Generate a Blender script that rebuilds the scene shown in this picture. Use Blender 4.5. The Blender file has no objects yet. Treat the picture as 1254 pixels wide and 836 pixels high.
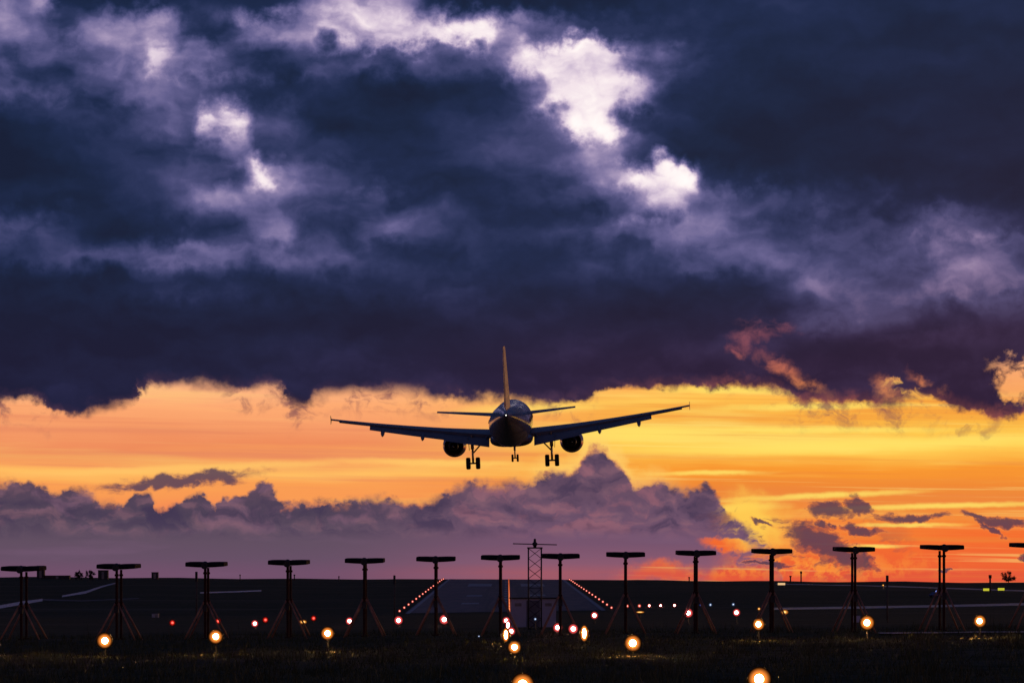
import bpy, bmesh, math, random
import numpy as np
from mathutils import Vector, Matrix, Euler
random.seed(7)
rng = np.random.default_rng(7)
C = bpy.context.scene.collection
scene = bpy.context.scene
F = 3700.0            # focal length in units of the 1254-wide frame
CX, HY = 627.0, 700.0 # the eye level lies at row 700

def lin(r, g, b):
    f = lambda c: (c/255/12.92) if c/255 <= 0.04045 else ((c/255+0.055)/1.055)**2.4
    return (f(r), f(g), f(b), 1.0)

# ------------------------------------------------------------------ the sky
world = bpy.data.worlds.new("World"); scene.world = world
world.use_nodes = True
WT = world.node_tree
for n in list(WT.nodes): WT.nodes.remove(n)

class E:
    """a node socket with arithmetic"""
    def __init__(s, sock): s.s = sock
    def __add__(a, b): return M('ADD', a, b)
    def __radd__(a, b): return M('ADD', b, a)
    def __sub__(a, b): return M('SUBTRACT', a, b)
    def __rsub__(a, b): return M('SUBTRACT', b, a)
    def __mul__(a, b): return M('MULTIPLY', a, b)
    def __rmul__(a, b): return M('MULTIPLY', b, a)
    def __truediv__(a, b): return M('DIVIDE', a, b)
NT = [WT]
def put(inp, v):
    if isinstance(v, E): NT[0].links.new(v.s, inp)
    else: inp.default_value = v
def M(op, a, b=None, c=None, clamp=False):
    n = NT[0].nodes.new('ShaderNodeMath'); n.operation = op; n.use_clamp = clamp
    for i, v in enumerate((a, b, c)):
        if v is not None: put(n.inputs[i], v)
    return E(n.outputs[0])
def vec(x, y, z=0.0):
    n = NT[0].nodes.new('ShaderNodeCombineXYZ')
    for i, v in enumerate((x, y, z)): put(n.inputs[i], v)
    return E(n.outputs[0])
def sep(v):
    n = NT[0].nodes.new('ShaderNodeSeparateXYZ'); put(n.inputs[0], v)
    return E(n.outputs[0]), E(n.outputs[1]), E(n.outputs[2])
def noise(v, scale, detail=4, rough=0.55, color=False, dist=0.0):
    n = NT[0].nodes.new('ShaderNodeTexNoise'); put(n.inputs['Vector'], v)
    n.inputs['Scale'].default_value = scale; n.inputs['Detail'].default_value = detail
    n.inputs['Roughness'].default_value = rough; n.inputs['Distortion'].default_value = dist
    return E(n.outputs['Color' if color else 'Fac'])
def ss(x, a, b):
    """0 at a, 1 at b, smooth"""
    n = NT[0].nodes.new('ShaderNodeMapRange'); n.interpolation_type = 'SMOOTHSTEP'
    put(n.inputs[0], x)
    if a <= b: n.inputs[1].default_value, n.inputs[2].default_value, t0, t1 = a, b, 0, 1
    else: n.inputs[1].default_value, n.inputs[2].default_value, t0, t1 = b, a, 1, 0
    n.inputs[3].default_value, n.inputs[4].default_value = t0, t1
    return E(n.outputs[0])
def mixf(a, b, f):
    return a + (b - a) * f if isinstance(a, E) or isinstance(b, E) else None
def mixc(a, b, f, blend='MIX'):
    n = NT[0].nodes.new('ShaderNodeMix'); n.data_type = 'RGBA'; n.blend_type = blend; n.clamp_factor = True
    put(n.inputs[0], f); put(n.inputs[6], a); put(n.inputs[7], b)
    return E(n.outputs[2])
def ramp(x, stops, interp='LINEAR'):
    n = NT[0].nodes.new('ShaderNodeValToRGB'); cr = n.color_ramp; cr.interpolation = interp
    while len(cr.elements) > 1: cr.elements.remove(cr.elements[-1])
    for i, (p, c) in enumerate(stops):
        e = cr.elements[0] if i == 0 else cr.elements.new(p)
        e.position = p; e.color = lin(*c)
    put(n.inputs[0], x)
    return E(n.outputs[0])
SR = 7.2
def curve(S, pts, lo, hi):
    """a 1-D function of the bearing, through (column, value) points"""
    n = NT[0].nodes.new('ShaderNodeFloatCurve'); cv = n.mapping.curves[0]
    P = sorted(((px-CX)/100, v) for px, v in pts)
    P = [((p+SR)/(2*SR), (v-lo)/(hi-lo)) for p, v in P]
    while len(cv.points) > 2: cv.points.remove(cv.points[1])
    cv.points[0].location = P[0]; cv.points[1].location = P[-1]
    for p in P[1:-1]: cv.points.new(*p)
    for p in cv.points: p.handle_type = 'AUTO_CLAMPED'
    n.mapping.extend = 'HORIZONTAL'; n.mapping.update()
    put(n.inputs['Value'], (S + SR) / (2*SR)); n.inputs['Factor'].default_value = 1
    return E(n.outputs[0]) * (hi-lo) + lo
def blob(S, T, px, py, rx, ry, rot=0.0):
    """elliptic distance of a cloud centre (1 at its outline)"""
    u = S - (px-CX)/100; v = T - (HY-py)/100
    c, s = math.cos(math.radians(rot)), math.sin(math.radians(rot))
    a = (u*c + v*s) / (rx/100); b = (v*c - u*s) / (ry/100)
    return M('SQRT', a*a + b*b)
def mn(a, b): return M('MINIMUM', a, b)
def mx(a, b): return M('MAXIMUM', a, b)

tc = WT.nodes.new('ShaderNodeTexCoord')
D = E(tc.outputs['Generated'])
dx, dy, dz = sep(D)
az = M('ARCTAN2', dx, dy)
hl = mx(M('SQRT', dx*dx + dy*dy), 0.02)
S = M('MULTIPLY', az, F/100)
T = (dz/hl) * (F/100)
# slow swirl used by every cloud layer
V0 = vec(S, T, 0.0)
w1 = noise(V0, 0.55, 3, 0.5, True); w1x, w1y, _ = sep(w1)
w2 = noise(vec(S, T, 4.0), 2.2, 4, 0.5, True); w2x, w2y, _ = sep(w2)
w3 = noise(vec(S, T, 9.0), 7.0, 6, 0.62, True); w3x, w3y, _ = sep(w3)

wb = noise(vec(S, T*1.15, 24.0), 3.6, 5, 0.56, True); wbx, wby, wbz = sep(wb)
# ---- clear air: gold and orange bands over the horizon
streak = noise(vec(S*0.16, T*2.6 + S*0.05, 2.0), 1.0, 5, 0.55)
streak2 = noise(vec(S*0.10, T*6.0 + S*0.10, 7.0), 1.0, 4, 0.6)
Tb = T + (w1y-0.5)*0.25 + (streak-0.5)*0.5
k = 1/3.6
def py(y): return max(0, (HY-y)/100*k)
left = ramp(Tb*k, [(0, (236,110,92)), (py(640),(240,128,88)), (py(615),(248,150,84)), (py(592),(250,160,84)), (py(578),(255,190,98)),
                   (py(565),(248,160,92)), (py(548),(238,140,92)), (py(525),(246,156,104)), (py(500),(253,170,114)), (py(470),(252,180,132)), (1,(250,190,150))])
right = ramp(Tb*k, [(0, (228,88,58)), (py(690),(238,98,52)), (py(655),(244,110,48)), (py(628),(244,140,58)), (py(612),(236,132,62)), (py(596),(240,136,52)), (py(575),(248,152,50)),
                    (py(550),(255,204,84)), (py(535),(255,203,78)), (py(515),(248,170,66)), (py(490),(255,194,80)), (py(470),(252,172,84)), (1,(255,190,130))])
sd = ss(S, (420-CX)/100, (820-CX)/100)
clear = mixc(left, right, sd)
# thin bright streaks and duller veils in the band
dull = ss(streak2, 0.50, 0.68) * 0.55
clear = mixc(clear, mixc(lin(226,132,96), lin(238,140,58), sd), dull)
brt = ss(streak, 0.52, 0.70) * ss(T, 0.3, 1.0) * (0.25 + 0.45*sd)
clear = mixc(clear, lin(255,226,112), brt)
st3 = noise(vec(S*0.22 + (w2x-0.5)*0.15, T*13.0 + S*0.25, 12.0), 1.0, 5, 0.6)
clear = mixc(clear, mixc(lin(255,196,120), lin(255,232,130), sd), ss(st3, 0.54, 0.74)*(0.14 + 0.28*sd))
clear = mixc(clear, mixc(lin(224,124,92), lin(232,128,56), sd), ss(st3, 0.46, 0.28)*(0.15 + 0.30*sd))
Sw = S + (w2x-0.5)*0.5; Tw = T + (w2y-0.5)*0.05 + (w3y-0.5)*0.03
bars = None
for (bx, by, rx, ry, rot) in [(870,579,90,4,0.5), (1010,607,150,5,2.5), (1150,620,200,4.5,1.5), (910,622,60,8,3), (1110,643,80,3.5,0), (1065,669,40,3,0),
                              (1040,547,330,10,1.5), (985,499,150,6,1), (890,478,110,7,-1), (225,574,280,6,2.5), (1000,527,220,6,0), (520,566,170,6,-1), (650,500,120,9,2), (760,530,160,12,0)]:
    g = ss(blob(Sw, Tw, bx, by, rx, ry, rot), 1.15, 0.15)
    bars = g if bars is None else mx(bars, g)
clear = mixc(clear, mixc(lin(255,196,104), lin(255,226,104), sd), bars*0.8)
clear = mixc(clear, lin(246,158,106), ss(blob(S, T, 1240, 462, 70, 40), 1.2, 0.4)*0.7)
# glow close round the hidden sun, above the small clouds on the right
gl = ss(blob(Sw, T + (w2y-0.5)*0.5 + (w3y-0.5)*0.25, 925, 640, 60, 42, -25), 1.1, 0.2)
clear = mixc(clear, lin(255,206,84), gl*0.9)
gl2 = ss(blob(S+(w2x-0.5)*0.5, T+(w2y-0.5)*0.4, 980, 693, 190, 20, 0), 1.2, 0.1)*ss(w3x, 0.42, 0.58)
clear = mixc(clear, lin(255,158,60), gl2*0.7)
# upward the gaps open on pale high cloud
hi = ramp((T-1.0)/6.0, [(0,(255,190,130)), (0.35,(250,205,190)), (0.6,(255,232,224)), (0.85,(250,236,246)), (1,(226,214,240))])
clear = mixc(clear, hi, ss(T, 2.2, 3.4))

# ---- low bank of cumulus
bank_pts = [(0,589),(57,594),(77,602),(90,594),(110,596),(127,611),(144,611),(158,616),(165,601),(181,601),(189,617),(203,621),(228,606),(241,601),(254,604),(264,621),
    (272,609),(301,606),(318,592),(335,596),(347,615),(385,614),(420,611),(445,609),(470,606),(497,612),(520,612),(534,606),(561,594),(581,586),(607,589),(648,587),
    (661,575),(698,573),(715,552),(735,544),(748,554),(768,574),(779,589),(805,584),(822,591),(851,596),(861,589),(871,594),(884,611),(889,627),(911,637),(928,651),(942,668),(952,690),(966,730),(1254,740)]
Sb = S + (wbx-0.5)*0.22 + (w3x-0.5)*0.06
puffb = M('ABSOLUTE', wby-0.5); puff = M('ABSOLUTE', w2y-0.5); puff3 = M('ABSOLUTE', w3y-0.5)
Tq = T + (wbz-0.5)*0.10 + (w2x-0.5)*0.05 - puffb*0.36 - puff3*0.10 + 0.045 + (w3x-0.5)*0.03
H = curve(Sb, [(x, (HY-y)/100) for x, y in bank_pts], -0.6, 1.8)
depth = H - Tq                       # how far below the bank's outline
a_bank = ss(depth / (0.9 + 1.7*ss(wbz, 0.40, 0.62)), -0.03, 0.045)
bn1 = noise(vec(S*0.9 + (w2x-0.5)*0.6, T*1.9 + (w2y-0.5)*0.5 - S*0.25, 51.0), 2.6, 7, 0.58)
a_bank = a_bank * (1.0 - 0.85*ss(S, 2.35, 3.05)*ss(bn1, 0.47, 0.58)*ss(T, 1.05, 0.7))
# holes in its right-hand end where the low sun comes through
hole = ss(blob(Sb, T + (w2y-0.5)*0.25 + (w3y-0.5)*0.2, 893, 664, 36, 9, -8), 1.2, 0.55)
hole = mx(hole, ss(blob(Sb, T + (w2y-0.5)*0.3 + (w3y-0.5)*0.2, 815, 702, 62, 15, 0), 1.25, 0.3)*0.85)
hole = mx(hole, ss(blob(Sb, T + (w2y-0.5)*0.3, 905, 706, 60, 16, 0), 1.2, 0.4))
# billows
bil = noise(vec(S*0.75 + (w2x-0.5)*0.8, T*1.5 + (w2y-0.5)*0.8, 3.0), 2.2, 6, 0.55)
def relief(scale, sx, sy, seed, du, dv, det=6, r=0.56):
    p = vec(S*sx + (w2x-0.5)*0.5, T*sy + (w2y-0.5)*0.5, seed); q = vec(S*sx + (w2x-0.5)*0.5 + du, T*sy + (w2y-0.5)*0.5 + dv, seed)
    return noise(p, scale, det, r) - noise(q, scale, det, r)
rel = relief(2.9, 0.8, 1.4, 31.0, 0.05, 0.14, 5, 0.5)
bil2 = noise(vec(S*0.30, T*2.2, 5.0), 1.6, 4, 0.5)
body = ramp(T/1.7, [(0,(112,80,106)), (0.10,(102,80,102)), (0.22,(97,79,98)), (0.33,(90,75,94)), (0.41,(76,65,86)), (0.52,(81,67,87)), (0.72,(94,71,90)), (1,(84,64,90))])
body_r = ramp(T/1.7, [(0,(158,90,104)), (0.06,(138,90,112)), (0.2,(118,84,110)), (0.40,(104,79,104)), (0.6,(100,76,98)), (0.85,(96,74,98)), (1,(90,70,96))])
body = mixc(body, body_r, ss(S, -2.6, 0.6))
lightb = mixc(lin(122,90,112), lin(150,98,112), ss(S, -2.6, 0.6))
up = ss(T, 0.35, 0.62)
body = mixc(body, lightb, ss(bil, 0.50, 0.66) * up * 0.7)
body = mixc(body, lin(62,53,82), ss(bil, 0.48, 0.33) * up * 0.75)
body = mixc(body, lin(150,106,118), ss(rel, 0.0, 0.20) * up * 0.36)
body = mixc(body, lin(58,50,78), ss(rel, 0.0, -0.20) * up * 0.42)
body = mixc(body, lin(122,92,120), ss(bil2, 0.5, 0.7) * (1.0-up) * 0.35)
# the sunlit rim of the tops
rim = ss(depth, 0.10, 0.0) * ss(blob(S, T, 745, 580, 120, 60), 1.2, 0.4)
rim = mx(rim, ss(depth, 0.05, -0.01)*0.55*ss(w2x, 0.42, 0.6))
body = mixc(body, lin(255,170,92), rim*0.75)
# soft halo just outside the bright tops
halo = ss(depth, -0.24, 0.0) * ss(blob(S, T, 735, 575, 110, 60), 1.2, 0.3)
clear = mixc(clear, lin(255,210,110), halo*0.7)
sky = mixc(clear, body, a_bank * (1.0-hole))

# ---- small separate clouds low on the right and one long one on the left
sm = None
fb2s = noise(vec(S*0.8 + (w2x-0.5)*0.5, T*1.8 + (w2y-0.5)*0.5, 17.0), 6.0, 6, 0.6)
Sx = S + (wbx-0.5)*0.45 + (w3x-0.5)*0.22
Tx = T + (wby-0.5)*0.20 + (w3y-0.5)*0.12
for (bx, by, rx, ry, rot) in [(1000,662,46,22,-22), (1040,685,36,15,-12), (985,652,26,12,0), (1052,649,24,7,-10), (1018,624,34,11,-8), (1048,618,22,10,-30), (1112,633,46,6,0), (1225,640,40,7,-4),
                              (1205,646,26,4,-25), (1245,684,9,5,-25), (1195,633,24,5,-12), (222,589,88,8,6), (270,583,30,7,-6), (180,596,36,6,2), (1010,641,12,5,-20), (930,640,14,3,-15), (940,690,30,3,-4), (1150,698,10,2,0)]:
    g = blob(Sx, Tx, bx, by, rx, ry, rot)
    sm = g if sm is None else mn(sm, g)
sm = sm + (fb2s-0.5)*1.5
a_sm = ss(sm, 1.42, 0.50)
smc = ramp(sm, [(0,(84,62,82)), (0.6,(92,62,78)), (0.9,(150,80,72)), (1.1,(240,140,70))])
smc = mixc(smc, lin(82,66,90), ss(S, -1.0, -2.0)*0.7)
sky = mixc(sky, smc, a_sm*0.93)
# torn cloud with the light breaking through it, low on the right
brk = ss(blob(Sw, T, 985, 662, 135, 50, -6), 1.15, 0.35)
sky = mixc(sky, lin(132,72,74), ss(bn1, 0.55, 0.63)*brk*0.75)

# ---- the dark deck overhead: coarse light and dark by bearing (columns) and height (rows)
ROWS = [
 (0,  [(0,5.5),(25,3.5),(60,6),(85,1.2),(160,.9),(240,1.1),(330,.7),(375,3),(405,5.5),(450,6.8),(490,6.5),(525,4),(560,1.2),(640,.5),(720,.5),(800,1),(880,1.2),(960,1.4),(1040,1.2),(1254,1)]),
 (38, [(0,4.2),(45,4),(85,1.8),(125,3.8),(165,4),(200,5.2),(225,3.5),(250,2.2),(290,4.5),(310,5.5),(360,5),(400,6.8),(445,7.6),(500,8),(585,8.4),(615,5),(640,4.0),(690,2.8),(740,1.8),(800,1.8),(880,1.3),(1000,1.2),(1254,.9)]),
 (72, [(0,4.4),(80,4),(150,4.2),(185,6),(200,7),(220,5),(250,5),(290,4),(340,3),(400,2.6),(480,2),(550,2.5),(600,3.2),(632,7.4),(680,9.4),(730,9.2),(765,7),(795,3.6),(812,4),(835,2.6),(880,1.8),(960,1.2),(1254,.9)]),
 (108,[(0,2.4),(80,2.8),(150,3.3),(200,3.2),(240,2.5),(290,1.4),(340,.9),(400,1.5),(440,1),(480,.8),(560,1.1),(620,1.8),(640,3),(662,6),(690,9),(735,9),(785,7.6),(802,4),(830,1.8),(880,1.2),(960,.8),(1254,.8)]),
 (148,[(0,.6),(80,1.1),(160,1.8),(205,3),(236,3),(250,7),(262,6),(282,7.5),(300,6),(314,2.6),(345,2.6),(400,1.2),(480,.9),(560,1),(640,1.6),(672,2),(692,5.5),(715,9.2),(738,9),(756,4),(775,1.6),(840,1.2),(960,.5),(1254,.6)]),
 (182,[(0,.2),(80,.6),(160,1),(235,1.8),(268,2.4),(284,5),(298,5),(314,2.2),(380,1.6),(480,1),(560,1.1),(640,1.6),(690,2),(710,3.2),(735,4.2),(765,2.8),(800,1.6),(850,.9),(960,.6),(1254,.6)]),
 (214,[(0,.3),(80,.4),(160,.8),(240,1.6),(285,2.2),(303,5),(318,7),(335,4.6),(365,3.2),(410,2.2),(480,1.3),(560,1.2),(640,1.6),(690,2.6),(730,4.4),(758,7),(790,8.8),(840,9),(856,6.5),(870,2.4),(900,1.2),(960,.7),(1254,.7)]),
 (244,[(0,.9),(80,.4),(160,.6),(235,2),(285,3.4),(340,3),(400,2.4),(440,3),(500,2),(560,1.6),(640,1.5),(700,2.6),(745,3.6),(785,6.6),(815,8),(838,5.6),(870,3.2),(920,2.4),(970,1.6),(1040,1.2),(1254,.8)]),
 (280,[(0,3),(60,2.6),(120,.9),(165,.4),(240,1),(300,2.2),(340,4),(375,3),(420,2.4),(465,3.2),(520,2.2),(600,1.4),(680,1.7),(740,2.6),(800,2.8),(860,3.2),(900,3),(960,2.6),(1040,2.4),(1120,2.2),(1180,2),(1254,1.4)]),
 (312,[(0,1.8),(70,2.2),(150,2.6),(205,3.4),(260,3),(320,2.4),(400,1.8),(480,1.5),(560,1.1),(640,.9),(720,1.4),(780,1.7),(850,2.2),(900,2.2),(960,2.3),(1040,2.6),(1120,3.6),(1180,3.9),(1254,3.2)]),
 (346,[(0,.5),(80,.6),(160,1.1),(220,1.9),(300,1.3),(400,.9),(480,1),(560,1.4),(640,1.1),(720,1),(800,1.1),(880,1.1),(950,1.2),(1020,2.6),(1080,2.2),(1130,2.7),(1170,3.5),(1254,3)]),
 (388,[(0,.2),(160,.5),(320,.6),(480,.5),(560,1),(640,.9),(720,.9),(800,.9),(880,1),(935,1.6),(1040,2.2),(1120,1.8),(1254,1.6)]),
 (430,[(0,.4),(160,.5),(320,.7),(480,.8),(640,1),(800,1.1),(960,1.3),(1100,1.3),(1254,1.2)]),
 (478,[(0,.7),(320,1),(640,1.3),(900,1.4),(1254,1.4)]),
]
Sd = S + (w1x-0.5)*0.35 + (w2x-0.5)*0.50 + (w3x-0.5)*0.10
Td = T + (w1y-0.5)*0.25 + (w2x-0.5)*0.20 - puff*0.75 + (w2y-0.5)*0.25 - puff3*0.22 + 0.07
L = None
for i, (y, pts) in enumerate(ROWS):
    c = curve(Sd, pts, 0, 10)
    if L is None: L = c
    else:
        n = WT.nodes.new('ShaderNodeMapRange'); n.interpolation_type = 'SMOOTHSTEP'
        put(n.inputs[0], Td); n.inputs[1].default_value = (HY-y)/100; n.inputs[2].default_value = (HY-ROWS[i-1][0])/100
        n.inputs[3].default_value = 1; n.inputs[4].default_value = 0
        L = L + (c - L) * E(n.outputs[0])
for (bx, by, rx, ry, rot, amp) in [(280,235,300,110,-12,0.9), (1060,318,300,95,-6,0.9), (620,190,150,110,-40,0.5), (110,90,260,70,0,0.7), (480,40,230,60,-4,0.5), (800,240,170,80,-20,0.5), (560,330,330,60,0,0.35)]:
    L = L + ss(blob(Sd, Td, bx, by, rx, ry, rot), 1.2, 0.1)*amp
fb = noise(vec(S*0.62 + (w1x-0.5)*1.2, T + (w1y-0.5)*1.2 - S*0.08, 11.0), 1.5, 6, 0.5)
relD = relief(1.1, 0.62, 1.2, 41.0, -0.05, -0.22, 5, 0.47)
fb2 = noise(vec(S*0.8 + (w2x-0.5)*0.5, T*1.1 + (w2y-0.5)*0.5, 14.0), 4.2, 6, 0.56)
L = L - 0.30 + ((fb-0.5)*4.8 + (fb2-0.5)*1.3 + relD*9.0) * (0.34 - 0.12*ss(S, 1.5, 3.5)*ss(T, 4.2, 5.0) + 0.50*ss(L, 0.9, 3.2) + 0.45*ss(L, 3.2, 6.0))
# far from the sunset the deck closes over evenly
away = mx(ss(M('ABSOLUTE', S), 7.5, 16.0), ss(T, 7.6, 14.0))
Lg = 1.4 + (noise(D, 3.0, 7, 0.55)-0.5)*4.0
L = L + (mx(Lg, 0.2) - L) * away
deck = ramp(L/10, [(0,(7,24,54)), (0.06,(11,31,64)), (0.12,(20,38,76)), (0.2,(40,52,94)), (0.3,(68,72,118)), (0.4,(98,95,143)), (0.5,(130,120,164)), (0.6,(166,150,186)),
                   (0.7,(210,192,214)), (0.8,(242,226,234)), (0.9,(255,244,244)), (1,(255,252,250))])
warm = ramp(L/10, [(0,(26,21,52)), (0.08,(34,26,58)), (0.16,(49,38,72)), (0.3,(80,70,108)), (0.5,(150,118,146)), (1,(255,230,226))])
wf = ss(T, 3.9, 2.3) * (0.38 + 0.60*ss(S, -4.0, 2.0)) + ss(S, 2.5, 6.0)*0.35*ss(T, 7.5, 4.0)
deck = mixc(deck, warm, mn(wf, 1.0))
# reddened wisps under the deck, towards the right
pk = None
for (bx, by, rx, ry, rot) in [(945,400,46,8,-8), (912,415,17,22,-40), (925,412,34,12,8), (955,448,42,13,-28), (985,468,40,10,-25), (900,428,14,10,0), (1085,478,30,14,-40), (1130,470,28,8,-25), (1120,484,24,8,-20)]:
    g = ss(blob(S+(w2x-0.5)*0.35+(w3x-0.5)*0.25, T+(w2y-0.5)*0.35+(w3y-0.5)*0.22, bx, by, rx, ry, rot), 1.2, 0.0)
    pk = g if pk is None else mx(pk, g)
pkm = pk * ss(fb2, 0.36, 0.60)
deck = mixc(deck, ramp((T-2.1)/1.1, [(0,(255,160,84)), (0.3,(236,130,92)), (0.55,(170,90,96)), (1,(104,66,92))]), pkm*0.62)
# ragged underside
edge = [(0,490),(40,487),(62,500),(80,504),(100,503),(135,495),(168,490),(180,484),(172,474),(184,470),(215,471),(260,470),(300,474),(335,471),(348,480),(364,496),(378,490),(395,482),(430,478),(480,477),(560,481),(600,486),(650,491),(690,490),
        (715,483),(745,474),(790,470),(850,472),(915,471),(945,474),(965,484),(1000,490),(1050,490),(1085,496),(1108,493),(1120,484),(1140,486),(1165,498),(1190,505),(1228,511),(1246,506),(1254,496)]
Se = S + (w2x-0.5)*0.30 + (w3x-0.5)*0.26
B = curve(Se, [(x, (HY-y)/100) for x, y in edge], 1.6, 2.5)
rag = ss(noise(vec(S*0.9, 3.0, 1.0), 1.3, 2, 0.5), 0.42, 0.62)
soft = noise(vec(S*0.8, 9.0, 4.0), 1.6, 3, 0.55)
over = T - B + 0.09 + (w1y-0.5)*0.12 + (w2y-0.5)*0.22 + puff*0.22 - 0.05 + (w3y-0.5)*(0.06 + 0.17*rag)
a_deck = ss(over / (0.5 + 0.9*ss(soft, 0.40, 0.66)), -0.06, 0.10)
op = ss(blob(Se, T+(w3y-0.5)*0.5+(w2y-0.5)*0.5, 1248, 456, 42, 14, -12), 1.35, 0.3)*ss(fb2, 0.36, 0.54)
op = mx(op, ss(blob(Se, T+(w3y-0.5)*0.5+(w2y-0.5)*0.4, 1232, 478, 22, 20, 20), 1.2, 0.6))
op = mx(op, ss(blob(Se, T+(w3y-0.5)*0.5+(w2y-0.5)*0.5, 1120, 486, 50, 9, -25), 1.1, 0.5)*ss(fb2, 0.40, 0.56)*0.9)
op = op * ss(S, 9.0, 7.5)
a_deck = a_deck * (1.0 - op)
# torn shreds hanging below it
shr = ss(noise(vec(S*1.0+(w2x-0.5)*0.7, T*1.4+(w2y-0.5)*0.7, 21.0), 4.5, 7, 0.6), 0.46, 0.70) * ss(over, -0.42, -0.02)
shm = None
for (bx, rx) in [(25,60), (335,85), (455,60), (530,40), (700,40), (990,110), (1130,120)]:
    g = ss(M('ABSOLUTE', S-(bx-CX)/100), rx/100, rx/250); shm = g if shm is None else mx(shm, g)
deck = mixc(deck, mixc(lin(96,62,84), lin(190,100,84), ss(S, 0.5, 4.0)), ss(over, 0.20, -0.05)*(0.20 + 0.40*ss(fb2, 0.44, 0.6)))
sky = mixc(sky, lin(118,70,84), shr*shm*0.78)
sky = mixc(sky, deck, a_deck)

# the dusk air itself: a physical sky with the sun on the horizon, seen faintly everywhere
st = WT.nodes.new('ShaderNodeTexSky'); st.sky_type = 'NISHITA'; st.sun_disc = False
SUN_EL, SUN_AZ = math.radians(2.0), math.radians(38.0)
st.sun_elevation = SUN_EL; st.sun_rotation = SUN_AZ
st.altitude = 200; st.air_density = 1.5; st.dust_density = 2.0
bgA = WT.nodes.new('ShaderNodeBackground'); bgA.inputs[1].default_value = 0.004
WT.links.new(st.outputs[0], bgA.inputs[0])
bgB = WT.nodes.new('ShaderNodeBackground'); bgB.inputs[1].default_value = 1.0
below = ss(T, -1.5, -0.3)
sky = mixc(lin(10,9,10), sky, below)
WT.links.new(sky.s, bgB.inputs[0])
addn = WT.nodes.new('ShaderNodeAddShader'); wo = WT.nodes.new('ShaderNodeOutputWorld')
WT.links.new(bgA.outputs[0], addn.inputs[0]); WT.links.new(bgB.outputs[0], addn.inputs[1]); WT.links.new(addn.outputs[0], wo.inputs[0])
world.cycles.sampling_method = 'MANUAL'; world.cycles.sample_map_resolution = 1024

# ------------------------------------------------------------------ camera, sun, view
cam = bpy.data.objects.new('camera', bpy.data.cameras.new('camera')); C.objects.link(cam)
cam.data.sensor_width = 36; cam.data.lens = F/1254*36; cam.data.shift_y = (HY-418)/1254
cam.location = (0, 0, 0); cam.rotation_euler = (math.pi/2, 0, 0)
cam.data.clip_start = 0.5; cam.data.clip_end = 30000
scene.camera = cam
sun = bpy.data.objects.new('sun', bpy.data.lights.new('sun', 'SUN')); C.objects.link(sun)
sun.data.energy = 0.22; sun.data.angle = math.radians(0.5); sun.data.color = (1.0, 0.52, 0.24)
sd_ = Vector((math.sin(SUN_AZ)*math.cos(SUN_EL), math.cos(SUN_AZ)*math.cos(SUN_EL), math.sin(SUN_EL)))
sun.rotation_euler = sd_.to_track_quat('Z', 'Y').to_euler()
vs = scene.view_settings
scene.display_settings.display_device = 'sRGB'
vs.view_transform = 'Standard'; vs.look = 'None'; vs.exposure = 0; vs.gamma = 1; vs.use_curve_mapping = False
scene.cycles.use_denoising = True
scene.cycles.max_bounces = 5; scene.cycles.diffuse_bounces = 2; scene.cycles.glossy_bounces = 3
# ------------------------------------------------------------------ materials
def mat(name, col, rough=0.6, metal=0.0, spec=0.5, noise_scale=None, noise_amt=0.25, bump=0.0, bump_scale=None, coat=0.0):
    m = bpy.data.materials.new(name); m.use_nodes = True
    nt = m.node_tree; b = nt.nodes['Principled BSDF']
    b.inputs['Roughness'].default_value = rough; b.inputs['Metallic'].default_value = metal
    b.inputs['Specular IOR Level'].default_value = spec; b.inputs['Coat Weight'].default_value = coat
    b.inputs['Base Color'].default_value = (*col, 1)
    if noise_scale:
        NT[0] = nt
        t = nt.nodes.new('ShaderNodeTexCoord'); v = E(t.outputs['Object'])
        f = noise(v, noise_scale, 6, 0.6)
        lo = tuple(c*(1-noise_amt) for c in col)+(1,); hi_ = tuple(min(1, c*(1+noise_amt)) for c in col)+(1,)
        c = mixc(lo, hi_, ss(f, 0.3, 0.7)); nt.links.new(c.s, b.inputs['Base Color'])
        r = ss(noise(v, noise_scale*2.3, 4, 0.6), 0.25, 0.75)*0.25 + (rough-0.12)
        nt.links.new(r.s, b.inputs['Roughness'])
        if bump:
            bn = nt.nodes.new('ShaderNodeBump'); bn.inputs['Strength'].default_value = bump
            nt.links.new(noise(v, bump_scale or noise_scale*4, 5, 0.6).s, bn.inputs['Height'])
            nt.links.new(bn.outputs[0], b.inputs['Normal'])
        NT[0] = WT
    return m
def lamp_mat(name, col, strength, rim=None, rim_strength=None):
    """lamp emission; with a rim colour, bloom is painted as a fade round a white core"""
    m = bpy.data.materials.new(name); m.use_nodes = True; nt = m.node_tree
    for n in list(nt.nodes): nt.nodes.remove(n)
    o = nt.nodes.new('ShaderNodeOutputMaterial'); e = nt.nodes.new('ShaderNodeEmission')
    nt.links.new(e.outputs[0], o.inputs[0])
    e.inputs[0].default_value = (*col, 1); e.inputs[1].default_value = strength
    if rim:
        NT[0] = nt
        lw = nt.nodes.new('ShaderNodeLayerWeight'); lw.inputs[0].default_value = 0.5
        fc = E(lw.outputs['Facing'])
        fall = M('POWER', 1.0 - fc, 5.0)                        # painted glow: emission fades out towards the limb of the ball
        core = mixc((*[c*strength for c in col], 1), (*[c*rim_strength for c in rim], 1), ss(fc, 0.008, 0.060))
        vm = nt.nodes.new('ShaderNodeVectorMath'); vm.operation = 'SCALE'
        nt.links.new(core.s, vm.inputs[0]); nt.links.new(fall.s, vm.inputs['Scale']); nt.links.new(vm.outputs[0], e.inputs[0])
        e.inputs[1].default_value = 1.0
        NT[0] = WT
    return m

def smoothed(m):
    return m
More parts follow.
